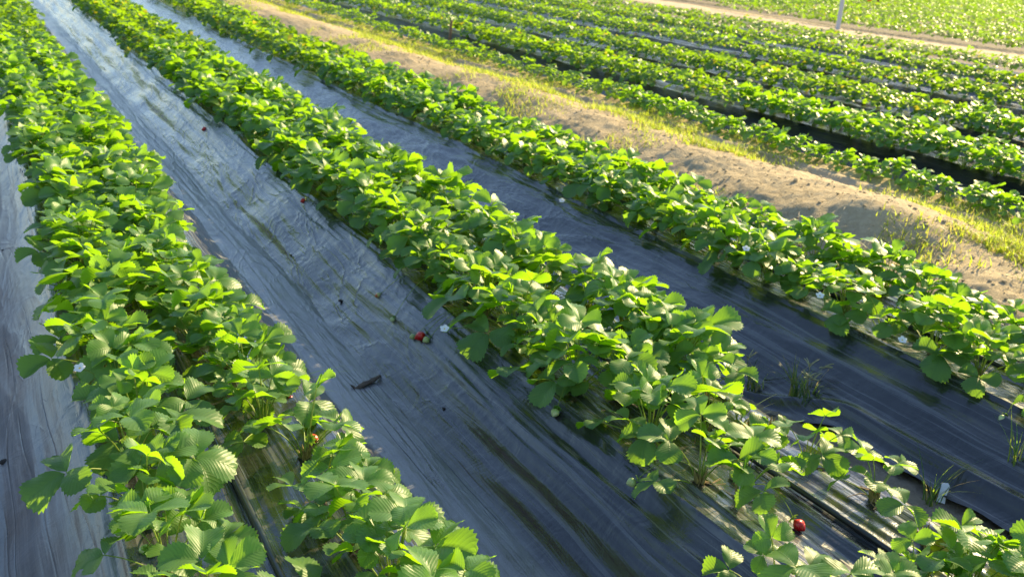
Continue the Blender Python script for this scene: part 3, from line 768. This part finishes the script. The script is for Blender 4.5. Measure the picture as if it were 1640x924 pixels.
weed(1490, 808, 20, .15, 'thin grass weed growing beside the white scrap', seed=4, lean=.8, w=.004)
weed(1625, 745, 12, .16, 'upright weed at the right edge of the picture in the furrow', seed=5, lean=.5)
weed(465, 625, 20, .08, 'sprawling thin grass under the left bed leaves near the bark', seed=6, lean=1.9)

# ------------------------------------------------------------------ small things
# piece of bark
g0, g1 = hit(568, 628), hit(608, 604); d = g1-g0; Ln = np.linalg.norm(d)
t = np.linspace(0, 1, 26); rs = np.random.RandomState(4)
pts = g0+d*t[:, None]+np.stack([.004*np.sin(t*7), .004*np.cos(t*5), .008+.003*np.sin(t*6)], -1)
rad = .0115*np.sin((t*.9+.07)*math.pi)**.5*(1+.18*vnoise(t*9, t*0, 3)); sv, sf = tube_q(pts, rad, 12)
c_ = np.repeat(pts, 12, 0); off = sv-c_; off[:, 2] *= .6; off *= (1+.28*vnoise(np.tile(np.arange(12), 26)*1.7, np.repeat(t, 12)*14, 5))[:, None]
a = Acc(); a.add(c_+off, sf)
b0 = pts[1]; sv, sf = tube_q(curve_pts(b0, b0+np.array([-.012, .02, .008]), .004, 5), np.array([.004, .0035, .004, .003, .001]), 6); a.add(sv, sf)
tag(link('bark_piece', a.mesh('bark_piece', M_BARK)), 'dark piece of dead bark lying on the film between the left and middle beds', 'piece of bark')
# white scrap
g = hit(1506, 806); e = np.array([[-.012, 0, .0], [-.010, 0, .045], [-.012, .0, .055], [.006, 0, .060], [.013, 0, .052], [.010, 0, .02], [.012, 0, 0]])
V = np.concatenate([e, e+np.array([0, .002, 0])]); V[:, 1] += V[:, 2]*.25; V = V @ rot('z', -.9).T @ rot('y', .1).T+g+np.array([0, 0, .003])
import bmesh
bm = bmesh.new(); vs = [bm.verts.new(v) for v in V]; bm.faces.new(vs[:7]); bm.faces.new(vs[7:][::-1])
for i in range(7): bm.faces.new((vs[i], vs[i+7], vs[(i+1) % 7+7], vs[(i+1) % 7]))
bmesh.ops.recalc_face_normals(bm, faces=bm.faces); me = bpy.data.meshes.new('plastic_scrap'); bm.to_mesh(me); me.materials.append(M_SCRAP)
tag(link('plastic_scrap', me), 'small torn white scrap standing on the bare soil strip', 'scrap')
# dark crumbs of soil on the film
def clod(px, py, r, lab_, seed):
    rs = np.random.RandomState(seed); bm = bmesh.new(); r = r*.7; bmesh.ops.create_icosphere(bm, subdivisions=2, radius=r)
    for v in bm.verts:
        k = 1+.35*float(vnoise(v.co.x/r*1.3+seed, v.co.y/r*1.3+v.co.z/r*2, seed)); v.co = Vector((v.co.x*k*1.2, v.co.y*k, v.co.z*k*.6))
    me = bpy.data.meshes.new('soil_clod'); bm.to_mesh(me); me.materials.append(M_CLOD); g = hit(px, py)
    tag(link('soil_clod', me, None, (g[0], g[1], g[2]+r*.45)), lab_, 'soil clod', 'dark soil crumbs on the film')
for i, (px, py, r, l) in enumerate([
    (467, 410, .011, 'dark soil crumb on the film farthest up among those between left and middle beds'), (545, 483, .012, 'dark soil crumb left of the half ripe berry, between left and middle beds'),
    (373, 349, .008, 'tiny dark crumb in the upper furrow close to the left bed'), (711, 655, .008, 'dark crumb in the furrow below and right of the bark piece'),
    (845, 706, .006, 'tiny crumb on the furrow film in the lower centre of the picture'), (6, 402, .010, 'dark crumb on the film at the far left edge'), (62, 768, .008, 'small brown crumb on the film in the lower left corner'), (8, 742, .018, 'reddish brown dry clod at the left edge of the film')]):
    clod(px, py, r, l, 20+i)
# drip hoses in the middle of the beds
for nm, c, lb in (('left', .50, 'black drip hose running between the plant lines of the left bed'), ('middle', 1.80, 'black drip hose running between the plant lines of the middle bed'), ('right', 3.12, 'black drip hose running between the plant lines of the right bed')):
    yy = np.arange(.6, 20, .06); xx = c+.03*vnoise(yy*.8, yy*0, 300+int(c*10)); zz = bed_h(xx, yy, BEDS[nm])+.020
    sv, sf = tube_q(np.stack([xx, yy, zz], -1), .0085, 8); tag(link('drip_hose', mesh_np('drip_hose', sv, sf, M_HOSE)), lb, 'drip hose')
# wooden stake on the ridge
g = hit(720, 70); e = link('wooden_stake', None, None, g)
bm = bmesh.new(); bmesh.ops.create_cone(bm, cap_ends=True, segments=7, radius1=.021, radius2=.018, depth=.36, matrix=Matrix.Translation((0, 0, .13)))
for v in bm.verts: v.co.x += .003*math.sin(v.co.y*400)+v.co.z*.05
me = bpy.data.meshes.new('wooden_stake'); bm.to_mesh(me); me.materials.append(M_WOOD)
bpy.data.objects.remove(e); tag(link('wooden_stake', me, None, g), 'short weathered wooden stake standing on the grassy ridge', 'stake')
# grey pole by the path
g = at(1341, 52, .05); bm = bmesh.new()
bmesh.ops.create_cone(bm, cap_ends=True, segments=14, radius1=.055, radius2=.045, depth=3.2, matrix=Matrix.Translation((0, 0, 1.55)))
bmesh.ops.create_cone(bm, cap_ends=True, segments=14, radius1=.058, radius2=.05, depth=.05, matrix=Matrix.Translation((0, 0, 3.17)))
me = bpy.data.meshes.new('pole'); bm.to_mesh(me); me.materials.append(M_POLE)
tag(link('grey_pole', me, None, g), 'slim grey pole standing at the edge of the pale path', 'pole')
# marker stake with an orange rag, far off
g = at(1405, 10, .3); e = link('marker_stake', None, None, g); bm = bmesh.new()
bmesh.ops.create_cone(bm, cap_ends=True, segments=7, radius1=.05, radius2=.045, depth=1.5, matrix=Matrix.Translation((0, 0, .55)))
me = bpy.data.meshes.new('post'); bm.to_mesh(me); me.materials.append(M_WOOD); link('post', me, e)
n = 8; t = np.linspace(0, 1, n)[:, None]; s = np.linspace(0, 1, n)[None]
P = np.stack([-.05-.5*s+0*t, .06*np.sin(s*6)+.04*t+0*s, .25+.75*t-.12*s*(1-t)], -1).reshape(-1, 3); P = np.concatenate([P, P+np.array([0, .012, 0])])
F = np.concatenate([gridf(n, n), gridf(n, n)[:, ::-1]+n*n]); link('rag', mesh_np('rag', P, F, M_ORANGE), e)
tag(e, 'brown marker stake with an orange rag at the top edge of the picture', 'marker stake')
print('objects', len(bpy.data.objects))
